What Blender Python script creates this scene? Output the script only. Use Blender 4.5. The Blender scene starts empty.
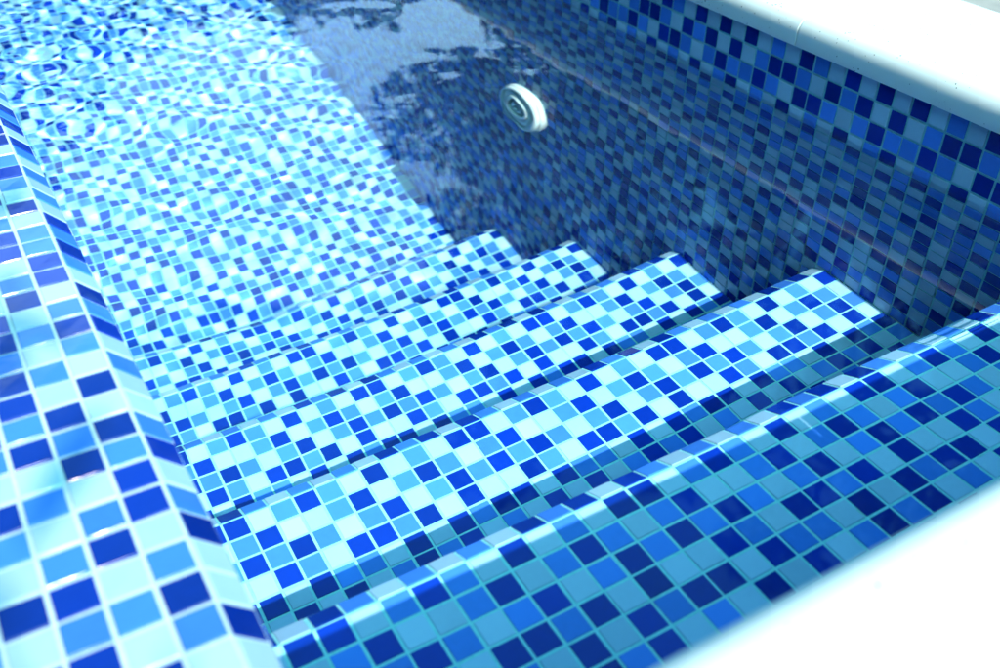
import bpy, bmesh, math, random
import numpy as np
from mathutils import Vector, Matrix

S = 0.025            # one mosaic tile, in metres
ZO = 15.1            # coping top sits at z = 0
sc = bpy.context.scene
C = sc.collection
R = math.radians
random.seed(5)
rng = np.random.default_rng(11)


def W(x, y, z):
    return (x * S, y * S, (z + ZO) * S)


# ------------------------------------------------------------------ dimensions (tile units, camera at the origin)
ZW = -20.05                                   # water surface
XR = 38.035                                   # right wall face
XL = 2.12                                     # ledge corner line
XLW = 2.82                                    # ledge wall face (below the slanted corner row)
ZL = -16.56                                   # ledge top
ZRT = -16.69                                  # first grid line of the right wall
ZF = -73.2                                    # floor
TREADS = [(-24.95, 17.64), (-34.75, 28.68), (-44.4, 39.68), (-53.97, 50.68), (-63.72, 61.69)]   # (z, far edge of flat tread)
YN = 6.35                                      # near wall face
YF = 205.0                                    # far wall face
SL = 0.72                                     # slanted corner row of the ledge, horizontal and vertical run
NY, NZ = 0.80, 0.60                           # slanted nosing row of the steps, run and drop


# ------------------------------------------------------------------ materials
def mat(name):
    m = bpy.data.materials.new(name)
    m.use_nodes = True
    nt = m.node_tree
    b = nt.nodes['Principled BSDF']
    return m, nt, b


def N(nt, typ, **kw):
    n = nt.nodes.new(typ)
    for k, v in kw.items():
        setattr(n, k, v)
    return n


def tile_mat(name, col, var, rough=0.12, spec=0.08):
    m, nt, b = mat(name)
    at = N(nt, 'ShaderNodeAttribute', attribute_name='tone')
    tc = N(nt, 'ShaderNodeTexCoord')
    nz = N(nt, 'ShaderNodeTexNoise')
    nz.inputs['Scale'].default_value = 160
    nz.inputs['Detail'].default_value = 3
    nt.links.new(tc.outputs['Object'], nz.inputs['Vector'])
    ad = N(nt, 'ShaderNodeMath', operation='MULTIPLY_ADD')
    nt.links.new(nz.outputs['Fac'], ad.inputs[0])
    ad.inputs[1].default_value = 0.35
    nt.links.new(at.outputs['Fac'], ad.inputs[2])
    mr = N(nt, 'ShaderNodeMapRange')
    mr.inputs['From Min'].default_value = 0.17
    mr.inputs['From Max'].default_value = 1.17
    mr.inputs['To Min'].default_value = 1 - var
    mr.inputs['To Max'].default_value = 1 + var
    nt.links.new(ad.outputs[0], mr.inputs['Value'])
    mx = N(nt, 'ShaderNodeVectorMath', operation='SCALE')
    mx.inputs[0].default_value = col
    nt.links.new(mr.outputs['Result'], mx.inputs['Scale'])
    nt.links.new(mx.outputs['Vector'], b.inputs['Base Color'])
    b.inputs['Roughness'].default_value = rough
    b.inputs['IOR'].default_value = 1.45
    b.inputs['Specular IOR Level'].default_value = spec      # glass against water hardly mirrors; dry tiles do
    # faint waviness of pressed glass
    n2 = N(nt, 'ShaderNodeTexNoise')
    n2.inputs['Scale'].default_value = 55
    nt.links.new(tc.outputs['Object'], n2.inputs['Vector'])
    bp = N(nt, 'ShaderNodeBump')
    bp.inputs['Strength'].default_value = 0.12
    bp.inputs['Distance'].default_value = 0.002
    nt.links.new(n2.outputs['Fac'], bp.inputs['Height'])
    nt.links.new(bp.outputs['Normal'], b.inputs['Normal'])
    return m


def grout_mat(GROUT_D, GROUT_L, name='grout'):
    m, nt, b = mat(name)
    tc = N(nt, 'ShaderNodeTexCoord')
    nz = N(nt, 'ShaderNodeTexNoise')
    nz.inputs['Scale'].default_value = 220
    nz.inputs['Detail'].default_value = 4
    nt.links.new(tc.outputs['Object'], nz.inputs['Vector'])
    cr = N(nt, 'ShaderNodeValToRGB')
    cr.color_ramp.elements[0].position = 0.3
    cr.color_ramp.elements[0].color = (*GROUT_D, 1)
    cr.color_ramp.elements[1].position = 0.7
    cr.color_ramp.elements[1].color = (*GROUT_L, 1)
    nt.links.new(nz.outputs['Fac'], cr.inputs['Fac'])
    # rare brownish stains
    n2 = N(nt, 'ShaderNodeTexNoise')
    n2.inputs['Scale'].default_value = 11
    n2.inputs['Detail'].default_value = 2
    nt.links.new(tc.outputs['Object'], n2.inputs['Vector'])
    c2 = N(nt, 'ShaderNodeValToRGB')
    c2.color_ramp.elements[0].position = 0.665
    c2.color_ramp.elements[0].color = (0, 0, 0, 1)
    c2.color_ramp.elements[1].position = 0.73
    c2.color_ramp.elements[1].color = (0.7, 0.7, 0.7, 1)
    nt.links.new(n2.outputs['Fac'], c2.inputs['Fac'])
    mx = N(nt, 'ShaderNodeMix', data_type='RGBA')
    nt.links.new(c2.outputs['Color'], mx.inputs['Factor'])
    nt.links.new(cr.outputs['Color'], mx.inputs['A'])
    mx.inputs['B'].default_value = (0.10, 0.13, 0.06, 1)
    nt.links.new(mx.outputs['Result'], b.inputs['Base Color'])
    b.inputs['Roughness'].default_value = 0.75
    bp = N(nt, 'ShaderNodeBump')
    bp.inputs['Strength'].default_value = 0.25
    bp.inputs['Distance'].default_value = 0.001
    nt.links.new(nz.outputs['Fac'], bp.inputs['Height'])
    nt.links.new(bp.outputs['Normal'], b.inputs['Normal'])
    return m


GROUT_D = (0.23, 0.60, 0.65)
GROUT_L = (0.30, 0.69, 0.74)
MG = grout_mat(GROUT_D, GROUT_L)
MGL = grout_mat((0.58, 0.66, 0.70), (0.70, 0.77, 0.80), 'pale_grout')
MP = tile_mat('pale_glass_tile', (0.36, 0.53, 0.72), 0.12)
MM = tile_mat('sky_blue_glass_tile', (0.055, 0.215, 0.76), 0.18)
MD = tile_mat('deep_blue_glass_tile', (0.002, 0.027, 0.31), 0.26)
TM = [MG, MP, MM, MD]
TML = [MGL] + [tile_mat('dry_' + m.name, c, v, spec=0.5) for m, c, v in ((MP, (0.46, 0.60, 0.74), 0.12), (MM, (0.055, 0.215, 0.76), 0.18), (MD, (0.002, 0.027, 0.31), 0.26))]


def stone_mat():
    m, nt, b = mat('white_coping_stone')
    tc = N(nt, 'ShaderNodeTexCoord')
    nz = N(nt, 'ShaderNodeTexNoise')
    nz.inputs['Scale'].default_value = 14
    nz.inputs['Detail'].default_value = 6
    nt.links.new(tc.outputs['Object'], nz.inputs['Vector'])
    cr = N(nt, 'ShaderNodeValToRGB')
    cr.color_ramp.elements[0].color = (0.84, 0.82, 0.80, 1)
    cr.color_ramp.elements[1].color = (0.93, 0.92, 0.90, 1)
    nt.links.new(nz.outputs['Fac'], cr.inputs['Fac'])
    vo = N(nt, 'ShaderNodeTexVoronoi')
    vo.inputs['Scale'].default_value = 190
    nt.links.new(tc.outputs['Object'], vo.inputs['Vector'])
    n3 = N(nt, 'ShaderNodeTexNoise')
    n3.inputs['Scale'].default_value = 60
    nt.links.new(tc.outputs['Object'], n3.inputs['Vector'])
    th = N(nt, 'ShaderNodeMapRange')
    th.inputs['From Min'].default_value = 0.45
    th.inputs['From Max'].default_value = 0.75
    th.inputs['To Min'].default_value = 0.0
    th.inputs['To Max'].default_value = 0.26
    nt.links.new(n3.outputs['Fac'], th.inputs['Value'])
    lt = N(nt, 'ShaderNodeMath', operation='LESS_THAN')
    nt.links.new(vo.outputs['Distance'], lt.inputs[0])
    nt.links.new(th.outputs['Result'], lt.inputs[1])
    mx = N(nt, 'ShaderNodeMix', data_type='RGBA')
    nt.links.new(lt.outputs[0], mx.inputs['Factor'])
    nt.links.new(cr.outputs['Color'], mx.inputs['A'])
    mx.inputs['B'].default_value = (0.16, 0.14, 0.13, 1)
    nt.links.new(mx.outputs['Result'], b.inputs['Base Color'])
    b.inputs['Roughness'].default_value = 0.7
    bp = N(nt, 'ShaderNodeBump')
    bp.inputs['Strength'].default_value = 0.3
    bp.inputs['Distance'].default_value = 0.002
    nt.links.new(nz.outputs['Fac'], bp.inputs['Height'])
    nt.links.new(bp.outputs['Normal'], b.inputs['Normal'])
    return m


MS = stone_mat()


def simple(name, col, rough=0.6, col2=None, scale=20):
    m, nt, b = mat(name)
    b.inputs['Roughness'].default_value = rough
    if col2 is None:
        col2 = tuple(c * 0.8 for c in col)
    tc = N(nt, 'ShaderNodeTexCoord')
    nz = N(nt, 'ShaderNodeTexNoise')
    nz.inputs['Scale'].default_value = scale
    nz.inputs['Detail'].default_value = 5
    nt.links.new(tc.outputs['Object'], nz.inputs['Vector'])
    cr = N(nt, 'ShaderNodeValToRGB')
    cr.color_ramp.elements[0].position = 0.3
    cr.color_ramp.elements[0].color = (*col2, 1)
    cr.color_ramp.elements[1].position = 0.7
    cr.color_ramp.elements[1].color = (*col, 1)
    nt.links.new(nz.outputs['Fac'], cr.inputs['Fac'])
    nt.links.new(cr.outputs['Color'], b.inputs['Base Color'])
    return m


MDECK = simple('pinkish_paving', (0.46, 0.36, 0.33), 0.85, (0.36, 0.28, 0.26), 30)
MPLAST = simple('white_plastic', (0.80, 0.88, 0.90), 0.35, (0.72, 0.82, 0.85), 8)
MBARK = simple('bark', (0.10, 0.075, 0.05), 0.9, (0.05, 0.04, 0.03), 12)
MLEAF = simple('leaf', (0.035, 0.075, 0.03), 0.8, (0.016, 0.04, 0.016), 3)
MHEDGE = simple('hedge_leaf', (0.03, 0.07, 0.035), 0.8, (0.014, 0.036, 0.018), 3)
for _m in (MLEAF, MHEDGE):
    _m.node_tree.nodes['Principled BSDF'].inputs['Specular IOR Level'].default_value = 0.12

# water
WATER_TINT = (0.90, 1.0, 1.0)
MWAT = bpy.data.materials.new('pool_water')
MWAT.use_nodes = True
_nt = MWAT.node_tree
for n in list(_nt.nodes):
    _nt.nodes.remove(n)
_o = N(_nt, 'ShaderNodeOutputMaterial')
_fr = N(_nt, 'ShaderNodeFresnel')
_fr.inputs['IOR'].default_value = 1.333
_gl = N(_nt, 'ShaderNodeBsdfGlossy')
_gl.inputs['Roughness'].default_value = 0.0
_gl.inputs['Color'].default_value = (1, 1, 1, 1)
_rf = N(_nt, 'ShaderNodeBsdfRefraction')
_rf.inputs['Roughness'].default_value = 0.0
_rf.inputs['IOR'].default_value = 1.333
# light gathers by n squared on entering water; the renderer leaves that out, so each crossing carries n
_cv = N(_nt, 'ShaderNodeVectorMath', operation='SCALE')
_cv.inputs[0].default_value = WATER_TINT
_cv.inputs['Scale'].default_value = 1.333
_nt.links.new(_cv.outputs['Vector'], _rf.inputs['Color'])
_mx = N(_nt, 'ShaderNodeMixShader')
_nt.links.new(_fr.outputs['Fac'], _mx.inputs['Fac'])
_nt.links.new(_rf.outputs['BSDF'], _mx.inputs[1])
_nt.links.new(_gl.outputs['BSDF'], _mx.inputs[2])
_nt.links.new(_mx.outputs['Shader'], _o.inputs['Surface'])


# ------------------------------------------------------------------ object helpers
def tag(o, label=None, cat=None, group=None, kind=None):
    if label:
        o['label'] = label
    if cat:
        o['category'] = cat
    if group:
        o['group'] = group
    if kind:
        o['kind'] = kind
    return o


def empty(name, loc, label, cat, group=None):
    o = bpy.data.objects.new(name, None)
    o.empty_display_size = 0.1
    C.objects.link(o)
    o.location = loc
    return tag(o, label, cat, group)


def link(name, me, parent=None):
    o = bpy.data.objects.new(name, me)
    C.objects.link(o)
    if parent is not None:
        o.parent = parent
        pw = Vector((0, 0, 0))
        p = parent
        while p is not None:
            pw += p.location
            p = p.parent
        o.location = -pw
    o.cycles.is_caustics_receiver = not name.startswith(('pool_wall', 'riser', 'wall', 'coping', 'deck'))
    return o


class TB:
    """collects mosaic sheets into one mesh: grout bed plus raised, chamfered glass tiles"""

    def __init__(self):
        self.v = []
        self.f = []
        self.m = []
        self.t = []

    def quad(self, pts, mi, tone=0.5):
        n = len(self.v)
        self.v.extend(pts)
        self.f.append(tuple(range(n, n + len(pts))))
        self.m.append(mi)
        self.t.append(tone)

    def sheet(self, O, U, V, u0, u1, v0, v1, pick, gu=(0, 0), gv=(0, 0)):
        """O: grid origin, U and V: unit steps, normal = U x V.  gu, gv: stretch of the grout bed past its edges"""
        O = np.array(O, float)
        U = np.array(U, float)
        V = np.array(V, float)
        Nn = np.cross(U, V)
        Nn /= np.linalg.norm(Nn)
        P = lambda a, b, h=0.0: tuple(O + U * a + V * b + Nn * h)
        if gv[1] > 0:
            self.quad([P(u0, v1), P(u1, v1), P(u1, v1 + gv[1]), P(u0, v1 + gv[1])], 0)
        H = 0.045
        for i in range(math.floor(u0 + 1e-6), math.ceil(u1 - 1e-6)):
            for j in range(math.floor(v0 + 1e-6), math.ceil(v1 - 1e-6)):
                c0, c1, d0, d1 = max(i, u0), min(i + 1, u1), max(j, v0), min(j + 1, v1)
                a0 = max(i + 0.055, u0 + 0.03)
                a1 = min(i + 0.945, u1 - 0.03)
                b0 = max(j + 0.055, v0 + 0.03)
                b1 = min(j + 0.945, v1 - 0.03)
                if a1 - a0 < 0.1 or b1 - b0 < 0.1:
                    self.quad([P(c0, d0), P(c1, d0), P(c1, d1), P(c0, d1)], 0)
                    continue
                ja, jb = np.clip(rng.normal(0, 0.008, 2), -.02, .02)
                a0 += ja; a1 += ja; b0 += jb; b1 += jb
                k = pick(i, j) + 1
                tone = float(rng.uniform(0, 1))
                e = 0.018
                hs = H + rng.normal(0, 0.005, 4)
                n = len(self.v)
                self.v.extend([P(c0, d0), P(c1, d0), P(c1, d1), P(c0, d1),
                               P(a0, b0), P(a1, b0), P(a1, b1), P(a0, b1),
                               P(a0, b0, H * .55), P(a1, b0, H * .55), P(a1, b1, H * .55), P(a0, b1, H * .55),
                               P(a0 + e, b0 + e, hs[0]), P(a1 - e, b0 + e, hs[1]), P(a1 - e, b1 - e, hs[2]), P(a0 + e, b1 - e, hs[3])])
                for q in range(4):
                    r = (q + 1) % 4
                    for lay in (0, 4, 8):
                        self.f.append((n + lay + q, n + lay + r, n + lay + 4 + r, n + lay + 4 + q))
                    self.m.extend([0, k, k])
                self.f.append((n + 12, n + 13, n + 14, n + 15))
                self.m.append(k)
                self.t.extend([tone] * 13)

    def build(self, name, parent=None, mats=None):
        me = bpy.data.meshes.new(name)
        v = np.array(self.v) * S
        v[:, 2] += ZO * S
        me.from_pydata(v.tolist(), [], self.f)
        for m in mats or TM:
            me.materials.append(m)
        me.polygons.foreach_set('material_index', self.m)
        a = me.attributes.new('tone', 'FLOAT', 'FACE')
        a.data.foreach_set('value', self.t)
        me.update()
        return link(name, me, parent)


# ---- the mosaic comes on sheets of eleven by eleven tiles that repeat (p pale, m sky blue, d deep blue)
CODE = {'p': 0, 'm': 1, 'd': 2}
SHEET = ['ddpmdmpdpmp', 'pmdppmdpmdm', 'mdmdmpmdpmd', 'ppdmpddmdpd', 'ddpdmmpdpdm', 'mpdpdpmdmdp',
         'pmpdmdpmdpd', 'dpmpdmpdmpm', 'mdpmpdmpdmp', 'pmddpmdpmpd', 'pdmpmpmpdmd']
WALL = ['dmpdpdpdpmp', 'mpdmdpdpmdd', 'ddmpmdmmdmp', 'pmpdpmdpmpd', 'mdpmdppmdmp', 'pmdpmpdmpdm', 'dpmdpmpdmmp',
        'mmpdmdmppdm', 'pdmmpdpmdpm', 'mpdpmmdpmdp', 'dmpmdpmmpdp']
LEDGE = {0: (-9, 'mddpmdmpdpdmddpmdm'), 1: (-9, 'dpmdpmpmpdmdpmdpmp'), 2: (-9, 'pdmpddmddmdpmpmdmd'), 3: (-1, 'mdmpdmpd')}
CORNER = (-9, 'dmpdmdpmppmdpmdppdpmd')


def rpick(i, j):
    if rng.uniform() < 0.04:
        return int(rng.integers(0, 3))
    return CODE[SHEET[(-j) % 11][(i + 7) % 11]]


def tread_pick(i, j):
    return CODE[SHEET[(-1 - j) % 11][(i + 34) % 11]]


def nose_pick(i, j):
    return CODE[SHEET[10][(i + 34) % 11]]


def wall_pick(i, j):
    m, k = i + 1, -1 - j
    if k >= 4 and rng.uniform() < 0.05:
        return int(rng.integers(0, 3))
    return CODE[WALL[k % 11][(m + 15 + 4 * (k // 11)) % 11]]


def ledge_pick(i, j):
    a, r = -1 - i, -j
    if a in LEDGE:
        r0, t = LEDGE[a]
        if 0 <= r - r0 < len(t):
            return CODE[t[r - r0]]
    return CODE[SHEET[a % 11][(r + 8) % 11]]


def corner_pick(i, j):
    r = -i
    r0, t = CORNER
    if 0 <= r - r0 < len(t):
        return CODE[t[r - r0]]
    return CODE[SHEET[10][(r + 8) % 11]]


# ------------------------------------------------------------------ the staircase
# columns are counted from the right wall: column i spans x = XR + i .. XR + i + 1 (i negative)
ULO = XLW - XR
stair = empty('pool_staircase', W(20, 7.9, ZF), 'blue mosaic underwater staircase with five slanted-nose steps beside the dark wall', 'steps')
for n, (z, ye) in enumerate(TREADS):
    yb = YN if n == 0 else TREADS[n - 1][1] + NY
    zlow = TREADS[n + 1][0] if n < 4 else ZF
    tb = TB()
    # rows counted from the far edge: row j spans y = ye - j - 1 .. ye - j  ->  v runs towards +Y
    tb.sheet((XR, ye, z), (1, 0, 0), (0, 1, 0), ULO, 0, yb - ye, 0, tread_pick, gu=(0, 0))
    st = tb.build('step', stair)
    if n == 0:
        st['label'] = 'top step, shaded apart from its bright nosing'
    d = SL
    L = math.hypot(SL, SL)
    tb = TB()
    tb.sheet((XR, ye, z), (-1, 0, 0), (0, -NY, NZ), 0, XR - XLW, -1, 0, lambda i, j: nose_pick(-1 - i, j))
    tb.build('nosing', st)
    tb = TB()
    tb.sheet((XR, ye + NY, z - NZ), (-1, 0, 0), (0, 0, 1), 0, XR - XLW, zlow - (z - NZ), 0, rpick)
    tb.build('riser', st)

# ------------------------------------------------------------------ floor and walls
tb = TB()
tb.sheet((XR, 62.41, ZF), (1, 0, 0), (0, 1, 0), ULO, 0, 0, 94, rpick)
tb.quad([(XLW, 156.41, ZF), (XR, 156.41, ZF), (XR, YF, ZF), (XLW, YF, ZF)], 2)
fl = tag(tb.build('pool_floor'), kind='structure')

tb = TB()
tb.sheet((XR, 28.82 - 0.5, ZRT), (0, -1, 0), (0, 0, 1), -(140 - 28.32), 28.32 - YN, ZF - ZRT, 0, wall_pick, gv=(0, 0.5))
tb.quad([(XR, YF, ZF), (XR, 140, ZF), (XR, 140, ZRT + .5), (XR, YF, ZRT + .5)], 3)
tag(tb.build('pool_wall'), 'shaded dark blue mosaic side wall under the white coping, with round inlet', 'pool wall')

tb = TB()
tb.sheet((XLW, YF, ZRT), (1, 0, 0), (0, 0, 1), 0, XR - XLW, -12, 0, rpick, gv=(0, 0.5))
tb.quad([(XLW, YF, ZF), (XR, YF, ZF), (XR, YF, ZRT - 12), (XLW, YF, ZRT - 12)], 2)
tag(tb.build('pool_wall'), 'far end wall of the mosaic pool beyond the rippled water', 'pool wall')
tb = TB()
tb.sheet((XR, YN, ZRT), (-1, 0, 0), (0, 0, 1), 0, XR - XLW, TREADS[0][0] - ZRT, 0, rpick, gv=(0, 3.0))
tag(tb.build('pool_wall'), 'low mosaic wall below the white coping at the top step', 'pool wall')

# the dividing ledge on the left: flat top, slanted corner row, wall below
ledge = empty('dividing_ledge', W(XL - 5, 40, ZL - 4), 'raised mosaic ledge with pale grout along the left side of the pool', 'ledge')
yo = 21.705 - 0.5
tb = TB()
tb.sheet((XL, yo, ZL), (1, 0, 0), (0, 1, 0), -13, 0, YN - .3 - yo, 120 - yo, ledge_pick)
tb.quad([(XL - 13, 120, ZL), (XL, 120, ZL), (XL, YF, ZL), (XL - 13, YF, ZL)], 2)
lt = tb.build('ledge_top', ledge, TML)
tb = TB()
tb.sheet((XL, yo, ZL), (0, 1, 0), (-SL, 0, SL), YN - .3 - yo, 120 - yo, -1, 0, corner_pick)
tb.build('corner_tile_row', lt, TML)
tb = TB()
tb.sheet((XLW, yo, ZL - SL), (0, 1, 0), (0, 0, 1), YN - .3 - yo, 120 - yo, ZF - ZL + SL, 0, rpick)
tb.quad([(XLW, 120, ZF), (XLW, YF, ZF), (XLW, YF, ZL - SL), (XLW, 120, ZL - SL)], 2)
tb.build('ledge_side', ledge)


# ------------------------------------------------------------------ coping stones with a bullnose edge
ZC0, ZC1 = -16.74, -15.25


def coping_stone(parent, x0, x1, y0, y1, axis, ZC0=ZC0, ZC1=ZC1):
    """axis 'x-': nose on the -X side; 'y+': nose on the +Y side"""
    bm = bmesh.new()
    r = (ZC1 - ZC0) / 2
    r = (ZC1 - ZC0) * 0.52
    prof = [(0.12, ZC0), (0.04, ZC0 + .03), (0.0, ZC0 + .12)]
    for k in range(13):
        a = math.pi / 2 * k / 12
        prof.append((r - r * math.cos(a), ZC1 - r + r * math.sin(a)))
    w = (x1 - x0) if axis == 'x-' else (y1 - y0)
    prof += [(w - .12, ZC1), (w, ZC1 - .12), (w, ZC0)]
    g = 0.018
    e = 0.035
    rings = []
    if axis == 'x-':
        st = [(y0 + g, e), (y0 + g + e, 0), (y1 - g - e, 0), (y1 - g, e)]
    else:
        st = [(x0 + g, e), (x0 + g + e, 0), (x1 - g - e, 0), (x1 - g, e)]
    zc = (ZC0 + ZC1) / 2
    for (q, sh) in st:
        ring = []
        for (d, z) in prof:
            k = 1 - sh / r
            z2 = zc + (z - zc) * k
            d2 = d + (sh if d < r else 0)
            p = (x0 + d2, q, z2) if axis == 'x-' else (q, y1 - d2, z2)
            ring.append(bm.verts.new(W(*p)))
        rings.append(ring)
    n = len(prof)
    for a, b in zip(rings, rings[1:]):
        for i in range(n):
            j = (i + 1) % n
            bm.faces.new((a[i], a[j], b[j], b[i]))
    bm.faces.new(rings[0]); bm.faces.new(rings[-1][::-1])
    bmesh.ops.recalc_face_normals(bm, faces=bm.faces)
    me = bpy.data.meshes.new('coping_stone')
    bm.to_mesh(me); bm.free()
    for p in me.polygons:
        p.use_smooth = True
    me.materials.append(MS)
    me.set_sharp_from_angle(angle=R(40))
    return link('coping_stone', me, parent)


XCI, XCO = 37.80, 47.6
YCI, YCO = 6.6, -6.0
cop = empty('pool_coping', W(42, 60, ZC0), 'white stone coping with rounded edge above the dark blue side wall', 'coping')
y = YCO
for yy in (12.5, 33.6, 54.5, 75, 96, 117, 138, 159, 180, YF):
    coping_stone(cop, XCI, XCO, y, yy, 'x-')
    y = yy
cop2 = empty('pool_coping', W(12, 0, ZC0), 'white stone coping beside the shallow top step at the near end', 'coping')
x = -11
for xx in (-3, 23.5, XCI):
    coping_stone(cop2, x, xx, YCO, YCI, 'y+', -14.0, -12.4)
    x = xx

# ------------------------------------------------------------------ deck: one sheet to the horizon with the pool left open
def sheet_mesh(name, rects, m, kind):
    bm = bmesh.new()
    for (x0, x1, y0, y1, z) in rects:
        bm.faces.new([bm.verts.new(W(*p)) for p in ((x0, y0, z), (x1, y0, z), (x1, y1, z), (x0, y1, z))])
    me = bpy.data.meshes.new(name)
    bm.to_mesh(me); bm.free()
    me.materials.append(m)
    return tag(link(name, me), kind=kind)


BIG = 8000
ZD = -15.3
sheet_mesh('deck', [(XCO - .5, BIG, -BIG, BIG, ZD), (-BIG, -11, -BIG, BIG, ZD), (-11, XCO - .5, -BIG, YCO + .5, ZD), (-11, XCO - .5, YF, BIG, ZD)], MDECK, 'structure')

# ------------------------------------------------------------------ water: one rippled sheet
wr = np.random.default_rng(3)
W_CALM, W_MID, W_CHOP = 0.005, 0.0072, 0.0105


def height(X, Y):
    """tile units"""
    chop = 1 / (1 + np.exp(-(Y - 40 - 0.9 * X) / 7.0))            # rough towards the far left
    mid = 1 / (1 + np.exp(-(Y - 30) / 6.0))
    calm = 1.0
    H = np.zeros_like(X)
    def waves(n, l0, l1, slope, ang0=0, spread=math.pi, wt=1.0):
        h = np.zeros_like(X)
        for _ in range(n):
            lam = math.exp(wr.uniform(math.log(l0), math.log(l1)))
            th = ang0 + wr.uniform(-spread, spread)
            k = 2 * math.pi / lam
            h += slope / k / math.sqrt(n) * np.sin(k * (X * math.cos(th) + Y * math.sin(th)) + wr.uniform(0, 6.28))
        return h
    H += waves(24, 3.5, 14, W_CALM)
    H += mid * waves(30, 1.7, 4.5, W_MID)
    H += chop * waves(40, 1.3, 3.4, W_CHOP)
    return H


xs = np.arange(XLW - .02, XR + .1, 0.2)
ys = np.concatenate([np.arange(YN - 60, YN - .02, 0.6), np.arange(YN - .02, 135, 0.2), np.arange(135, YF + .3, 0.6)])   # unseen strip under the near deck, added so sunlight reaches the steps
X, Y = np.meshgrid(xs, ys)
H = height(X, Y) + ZW
nx, ny = len(xs), len(ys)
V = np.stack([X.ravel() * S, Y.ravel() * S, (H.ravel() + ZO) * S], 1)
idx = np.arange(nx * ny).reshape(ny, nx)
F = np.stack([idx[:-1, :-1].ravel(), idx[:-1, 1:].ravel(), idx[1:, 1:].ravel(), idx[1:, :-1].ravel()], 1)
me = bpy.data.meshes.new('water')
me.vertices.add(len(V)); me.vertices.foreach_set('co', V.ravel())
me.loops.add(F.size); me.loops.foreach_set('vertex_index', F.ravel())
me.polygons.add(len(F)); me.polygons.foreach_set('loop_start', np.arange(0, F.size, 4))
me.polygons.foreach_set('use_smooth', np.ones(len(F), bool))
me.update(); me.validate()
me.materials.append(MWAT)
wat = bpy.data.objects.new('water', me)
C.objects.link(wat)
tag(wat, kind='structure')
wat.cycles.is_caustics_caster = True

# ------------------------------------------------------------------ return inlet on the wall
def lathe(name, prof, parent, m, seg=64):
    bm = bmesh.new()
    rings = []
    for (r, h) in prof:
        rings.append([bm.verts.new((-h * S, r * S * math.cos(2 * math.pi * k / seg), r * S * math.sin(2 * math.pi * k / seg))) for k in range(seg)] if r > 0 else [bm.verts.new((-h * S, 0, 0))])
    for a, b in zip(rings, rings[1:]):
        for k in range(seg):
            j = (k + 1) % seg
            if len(b) == 1:
                bm.faces.new((a[k], a[j], b[0]))
            else:
                bm.faces.new((a[k], a[j], b[j], b[k]))
    bmesh.ops.recalc_face_normals(bm, faces=bm.faces)
    me = bpy.data.meshes.new(name)
    bm.to_mesh(me); bm.free()
    for p in me.polygons:
        p.use_smooth = True
    me.materials.append(m)
    me.set_sharp_from_angle(angle=R(50))
    o = bpy.data.objects.new(name, me)
    C.objects.link(o)
    o.parent = parent
    o.cycles.is_caustics_receiver = True
    return o


inl = empty('return_inlet', W(XR, 58.0, -42.2), 'round white plastic return inlet with ring grooves under water on the wall', 'pool inlet')
lathe('flange', [(2.75, 0), (2.78, .5), (2.72, .62), (2.62, .6), (2.6, .78), (2.5, .95), (2.3, 1.02), (2.15, .98), (2.05, .86), (1.95, .86), (1.85, .98), (1.6, 1.0), (1.45, .95), (1.42, .85)], inl, MPLAST)
lathe('retaining_ring', [(1.40, .8), (1.38, 1.02), (1.28, 1.1), (1.1, 1.1), (1.0, 1.0), (.97, .8)], inl, MPLAST)
lathe('eyeball_nozzle', [(.95, .6), (.92, .82), (.75, .98), (.5, 1.06), (.36, 1.05), (.32, .8), (0, .78)], inl, MPLAST)

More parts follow.
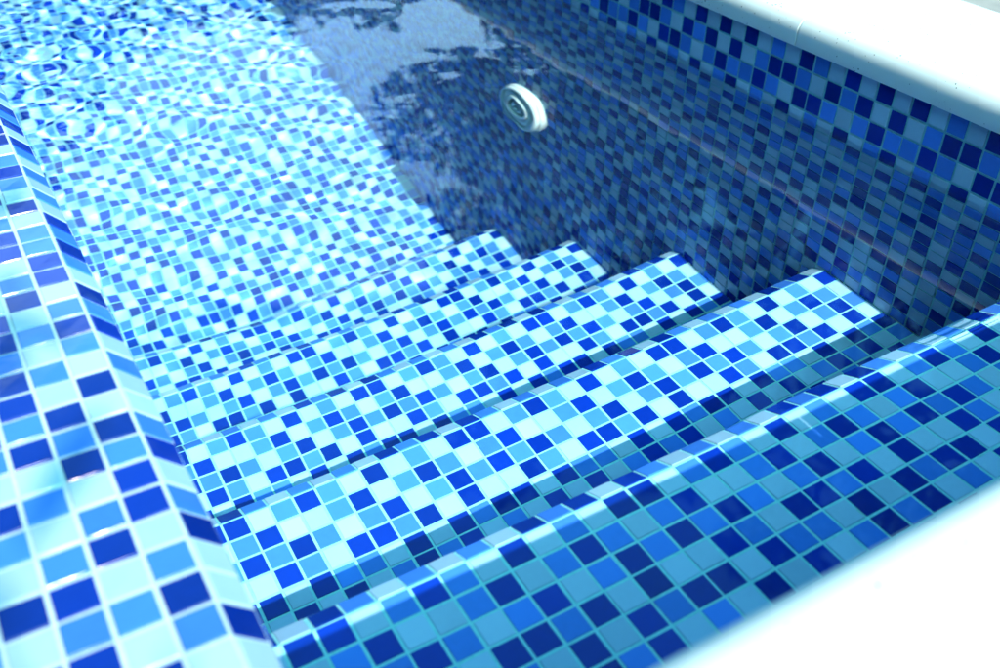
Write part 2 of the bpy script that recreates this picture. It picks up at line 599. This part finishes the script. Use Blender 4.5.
# ------------------------------------------------------------------ trees that mirror in the water, plus unseen ones added for shade
def tree(name, x, y, h, r, seed, m, label, n=5200, leaf=0.07, base=0.35, group=None):
    rs = np.random.default_rng(seed)
    t = empty(name, (x, y, ZD * S + ZO * S), label, 'tree', group)
    bm = bmesh.new()
    def limb(a, b, r0, r1, seg=8):
        a = Vector(a); b = Vector(b)
        d = (b - a).normalized()
        s1 = d.orthogonal().normalized(); s2 = d.cross(s1)
        A = [bm.verts.new(a + (s1 * math.cos(q) + s2 * math.sin(q)) * r0) for q in np.arange(seg) * 2 * math.pi / seg]
        B = [bm.verts.new(b + (s1 * math.cos(q) + s2 * math.sin(q)) * r1) for q in np.arange(seg) * 2 * math.pi / seg]
        for k in range(seg):
            bm.faces.new((A[k], A[(k + 1) % seg], B[(k + 1) % seg], B[k]))
    limb((0, 0, 0), (0, 0, h * .55), h * .025, h * .016)
    clumps = []
    for k in range(34):
        a = rs.uniform(0, 6.28); zz = rs.uniform(base, 1)
        rad = r * (1 - ((zz - (base + 1) / 2 * .95) / ((1 - base) * .62)) ** 2) ** .5 if abs((zz - (base + 1) / 2 * .95) / ((1 - base) * .62)) < 1 else r * .25
        q = rad * math.sqrt(rs.uniform(.15, 1))
        c = (q * math.cos(a), q * math.sin(a), zz * h)
        clumps.append((c, r * rs.uniform(.22, .42)))
        limb((0, 0, h * rs.uniform(.25, .54)), c, h * .008, h * .003, 5)
    me = bpy.data.meshes.new('trunk'); bm.to_mesh(me); bm.free(); me.materials.append(MBARK)
    o = bpy.data.objects.new('trunk', me); C.objects.link(o); o.parent = t
    ci = rs.integers(0, len(clumps), n)
    cc = np.array([clumps[i][0] for i in ci]); cr = np.array([clumps[i][1] for i in ci])
    d = rs.normal(0, 1, (n, 3)); d /= np.linalg.norm(d, axis=1)[:, None]
    p = cc + d * (cr * rs.uniform(.3, 1, n) ** .5)[:, None] * np.array([1, 1, .8])
    u = rs.normal(0, 1, (n, 3)); u /= np.linalg.norm(u, axis=1)[:, None]
    w = np.cross(u, rs.normal(0, 1, (n, 3))); w /= np.linalg.norm(w, axis=1)[:, None]
    sz = (leaf * rs.uniform(.6, 1.4, n))[:, None]
    v = np.stack([p - u * sz, p + w * sz * .45, p + u * sz, p - w * sz * .45], 1).reshape(-1, 3)
    me = bpy.data.meshes.new('crown')
    me.from_pydata(v.tolist(), [], np.arange(4 * n).reshape(-1, 4).tolist())
    me.materials.append(m)
    o = bpy.data.objects.new('crown', me); C.objects.link(o); o.parent = t
    return t


def polar(az, dist):
    return dist * math.sin(R(az)), dist * math.cos(R(az))


for k, (az, dist, h, r, lab) in enumerate([
    (37.2, 6.6, 5.6, 1.25, 'tall dark leafy tree mirrored in the water just right of the pale sky patch'),
    (53, 7.0, 6.0, 1.7, 'tall dark tree mirrored in the water above the round inlet'),
    (71, 6.8, 5.6, 1.7, 'tall dark tree mirrored beside the white coping'),
]):
    x, y = polar(az, dist)
    tree('broadleaf_tree', x, y, h, r, 20 + k, MLEAF, lab, 9000, 0.085, .12)
for k, (az, h) in enumerate([(-46, 6.8), (-37, 7.0), (-28, 6.8), (-19, 6.2), (-10, 4.9), (-1, 3.75), (8, 2.95), (16.5, 2.1), (25, 1.9)]):  # leftmost ones made taller to keep sky light off the side wall
    x, y = polar(az, 9.0)
    tree('hedge_shrub', x, y, h, 1.15, 40 + k, MHEDGE, 'dark hedge shrub mirrored along the far edge of the water', 5200, 0.075, .05, 'hedge shrubs mirrored in the far water')

tree('broadleaf_tree', -27.5 * S, -55 * S, 2.75, .80, 77, MLEAF, 'unseen tree added behind the viewer to dapple the tiled ledge with shade', 1300, 0.045, .40)  # out of view, added to shade the ledge
for k, y in enumerate([-5.6, -4.1, -2.6, -1.0, .6, 2.2, 3.8, 5.4, 7.0]):  # shrubs out of view, added to keep sky light off the right wall
    tree('hedge_shrub', -2.1, y, 4.8, 1.0, 60 + k, MHEDGE, 'unseen shrub added left of the pool to block sky light', 9000, 0.10, .03, 'unseen shrubs added on the left to block sky light')

# ------------------------------------------------------------------ unseen wall added behind the left hedge to block sky light
def box(name, x0, x1, y0, y1, z0, z1, m, parent=None, bev=0.01):
    bm = bmesh.new()
    bmesh.ops.create_cube(bm, size=1)
    a, b = Vector((x0, y0, z0)), Vector((x1, y1, z1))
    for v in bm.verts:
        v.co = Vector(((a.x if v.co.x < 0 else b.x), (a.y if v.co.y < 0 else b.y), (a.z if v.co.z < 0 else b.z)))
    bmesh.ops.bevel(bm, geom=list(bm.edges), offset=bev, segments=2, affect='EDGES')
    me = bpy.data.meshes.new(name)
    bm.to_mesh(me); bm.free()
    me.materials.append(m)
    return link(name, me, parent)


MPLASTER = simple('grey_brown_plaster', (0.20, 0.18, 0.15), 0.9, (0.15, 0.13, 0.11), 9)
gw = empty('sky_block_wall', (-3.3, 1, 0), 'unseen grey brown plastered wall added on the left to block sky light', 'added wall')
box('wall_body', -3.4, -3.2, -8, 10, ZD * S + ZO * S, 5.6, MPLASTER, gw)
box('wall_cap', -3.46, -3.14, -8.05, 10.05, 5.603, 5.70, MS, gw)

# ------------------------------------------------------------------ light
SUN_EL, SUN_AZ = 43.6, 0.15
sd = bpy.data.lights.new('sun', 'SUN')
sd.energy = 2.2
sd.angle = R(0.5)
sd.color = (1.0, 0.93, 0.86)
sd.cycles.is_caustics_light = True
so = bpy.data.objects.new('sun', sd)
C.objects.link(so)
ld = Vector((math.sin(R(SUN_AZ)) * math.cos(R(SUN_EL)), math.cos(R(SUN_AZ)) * math.cos(R(SUN_EL)), -math.sin(R(SUN_EL))))
so.rotation_euler = ld.to_track_quat('-Z', 'Y').to_euler()

wd = bpy.data.worlds.new('World')
sc.world = wd
wd.use_nodes = True
nt = wd.node_tree
bg = nt.nodes['Background']
sky = N(nt, 'ShaderNodeTexSky', sky_type='NISHITA')
sky.sun_disc = False

sky.sun_elevation = R(SUN_EL)
sky.sun_rotation = R(180 + SUN_AZ)
sky.air_density = 1.3
sky.dust_density = 2.5
sky.ozone_density = 1.2
tc = N(nt, 'ShaderNodeTexCoord')
cl = N(nt, 'ShaderNodeTexNoise')
cl.inputs['Scale'].default_value = 2.2
cl.inputs['Detail'].default_value = 6
nt.links.new(tc.outputs['Generated'], cl.inputs['Vector'])
# a bank of sunlit cloud low in the sky ahead
lobes = []
for az, el in ((4, 20.5), (20, 20.5)):
    dt = N(nt, 'ShaderNodeVectorMath', operation='DOT_PRODUCT')
    dt.inputs[1].default_value = (math.sin(R(az)) * math.cos(R(el)), math.cos(R(az)) * math.cos(R(el)), math.sin(R(el)))
    nt.links.new(tc.outputs['Generated'], dt.inputs[0])
    lobes.append(dt)
mxl = N(nt, 'ShaderNodeMath', operation='MAXIMUM')
nt.links.new(lobes[0].outputs['Value'], mxl.inputs[0])
nt.links.new(lobes[1].outputs['Value'], mxl.inputs[1])
mr = N(nt, 'ShaderNodeMapRange')
mr.inputs['From Min'].default_value = 0.955
mr.inputs['From Max'].default_value = 0.99
mr.inputs['To Min'].default_value = -0.35
mr.inputs['To Max'].default_value = 0.6
nt.links.new(mxl.outputs[0], mr.inputs['Value'])
ad = N(nt, 'ShaderNodeMath', operation='ADD')
nt.links.new(mr.outputs['Result'], ad.inputs[0])
nt.links.new(cl.outputs['Fac'], ad.inputs[1])
cr = N(nt, 'ShaderNodeValToRGB')
cr.color_ramp.elements[0].position = 0.55
cr.color_ramp.elements[0].color = (0, 0, 0, 1)
cr.color_ramp.elements[1].position = 0.75
cr.color_ramp.elements[1].color = (1, 1, 1, 1)
nt.links.new(ad.outputs[0], cr.inputs['Fac'])
mx = N(nt, 'ShaderNodeMix', data_type='RGBA')
nt.links.new(cr.outputs['Color'], mx.inputs['Factor'])
sk = N(nt, 'ShaderNodeVectorMath', operation='MULTIPLY')
sk.inputs[1].default_value = (0.46, 1.42, 1.46)
nt.links.new(sky.outputs['Color'], sk.inputs[0])
nt.links.new(sk.outputs['Vector'], mx.inputs['A'])
mx.inputs['B'].default_value = (3.9, 7.4, 10.6, 1)
nt.links.new(mx.outputs['Result'], bg.inputs['Color'])
bg.inputs['Strength'].default_value = 0.15

# ------------------------------------------------------------------ camera
f_px, yaw, pit, roll = 981.5, 0.557352, 0.625061, 0.030068
Fv = Vector((math.sin(yaw) * math.cos(pit), math.cos(yaw) * math.cos(pit), -math.sin(pit)))
rv = Vector((math.cos(yaw), -math.sin(yaw), 0))
uv = rv.cross(Fv)
r2 = rv * math.cos(roll) + uv * math.sin(roll)
u2 = -rv * math.sin(roll) + uv * math.cos(roll)
cam = bpy.data.cameras.new('camera')
cam.sensor_width = 36
cam.sensor_fit = 'HORIZONTAL'
cam.lens = f_px / 1000 * 36
cam.clip_start = 0.02
cam.clip_end = 1000
cam.dof.use_dof = True
cam.dof.focus_distance = 1.02
cam.dof.aperture_fstop = 5.2
co = bpy.data.objects.new('camera', cam)
C.objects.link(co)
M = Matrix.Identity(4)
for i in range(3):
    M[i][0] = r2[i]; M[i][1] = u2[i]; M[i][2] = -Fv[i]
M.translation = Vector(W(0, 0, 0))
co.matrix_world = M
sc.camera = co

# ------------------------------------------------------------------ render settings
sc.render.engine = 'CYCLES'
cy = sc.cycles
cy.max_bounces = 10
cy.diffuse_bounces = 2
cy.use_light_tree = False
cy.transmission_bounces = 8
cy.caustics_refractive = True
cy.caustics_reflective = False
cy.blur_glossy = 0.3
cy.sample_clamp_indirect = 6
cy.use_denoising = True
sc.view_settings.view_transform = 'Standard'
sc.view_settings.look = 'None'
sc.view_settings.exposure = 1.02
sc.view_settings.gamma = 1
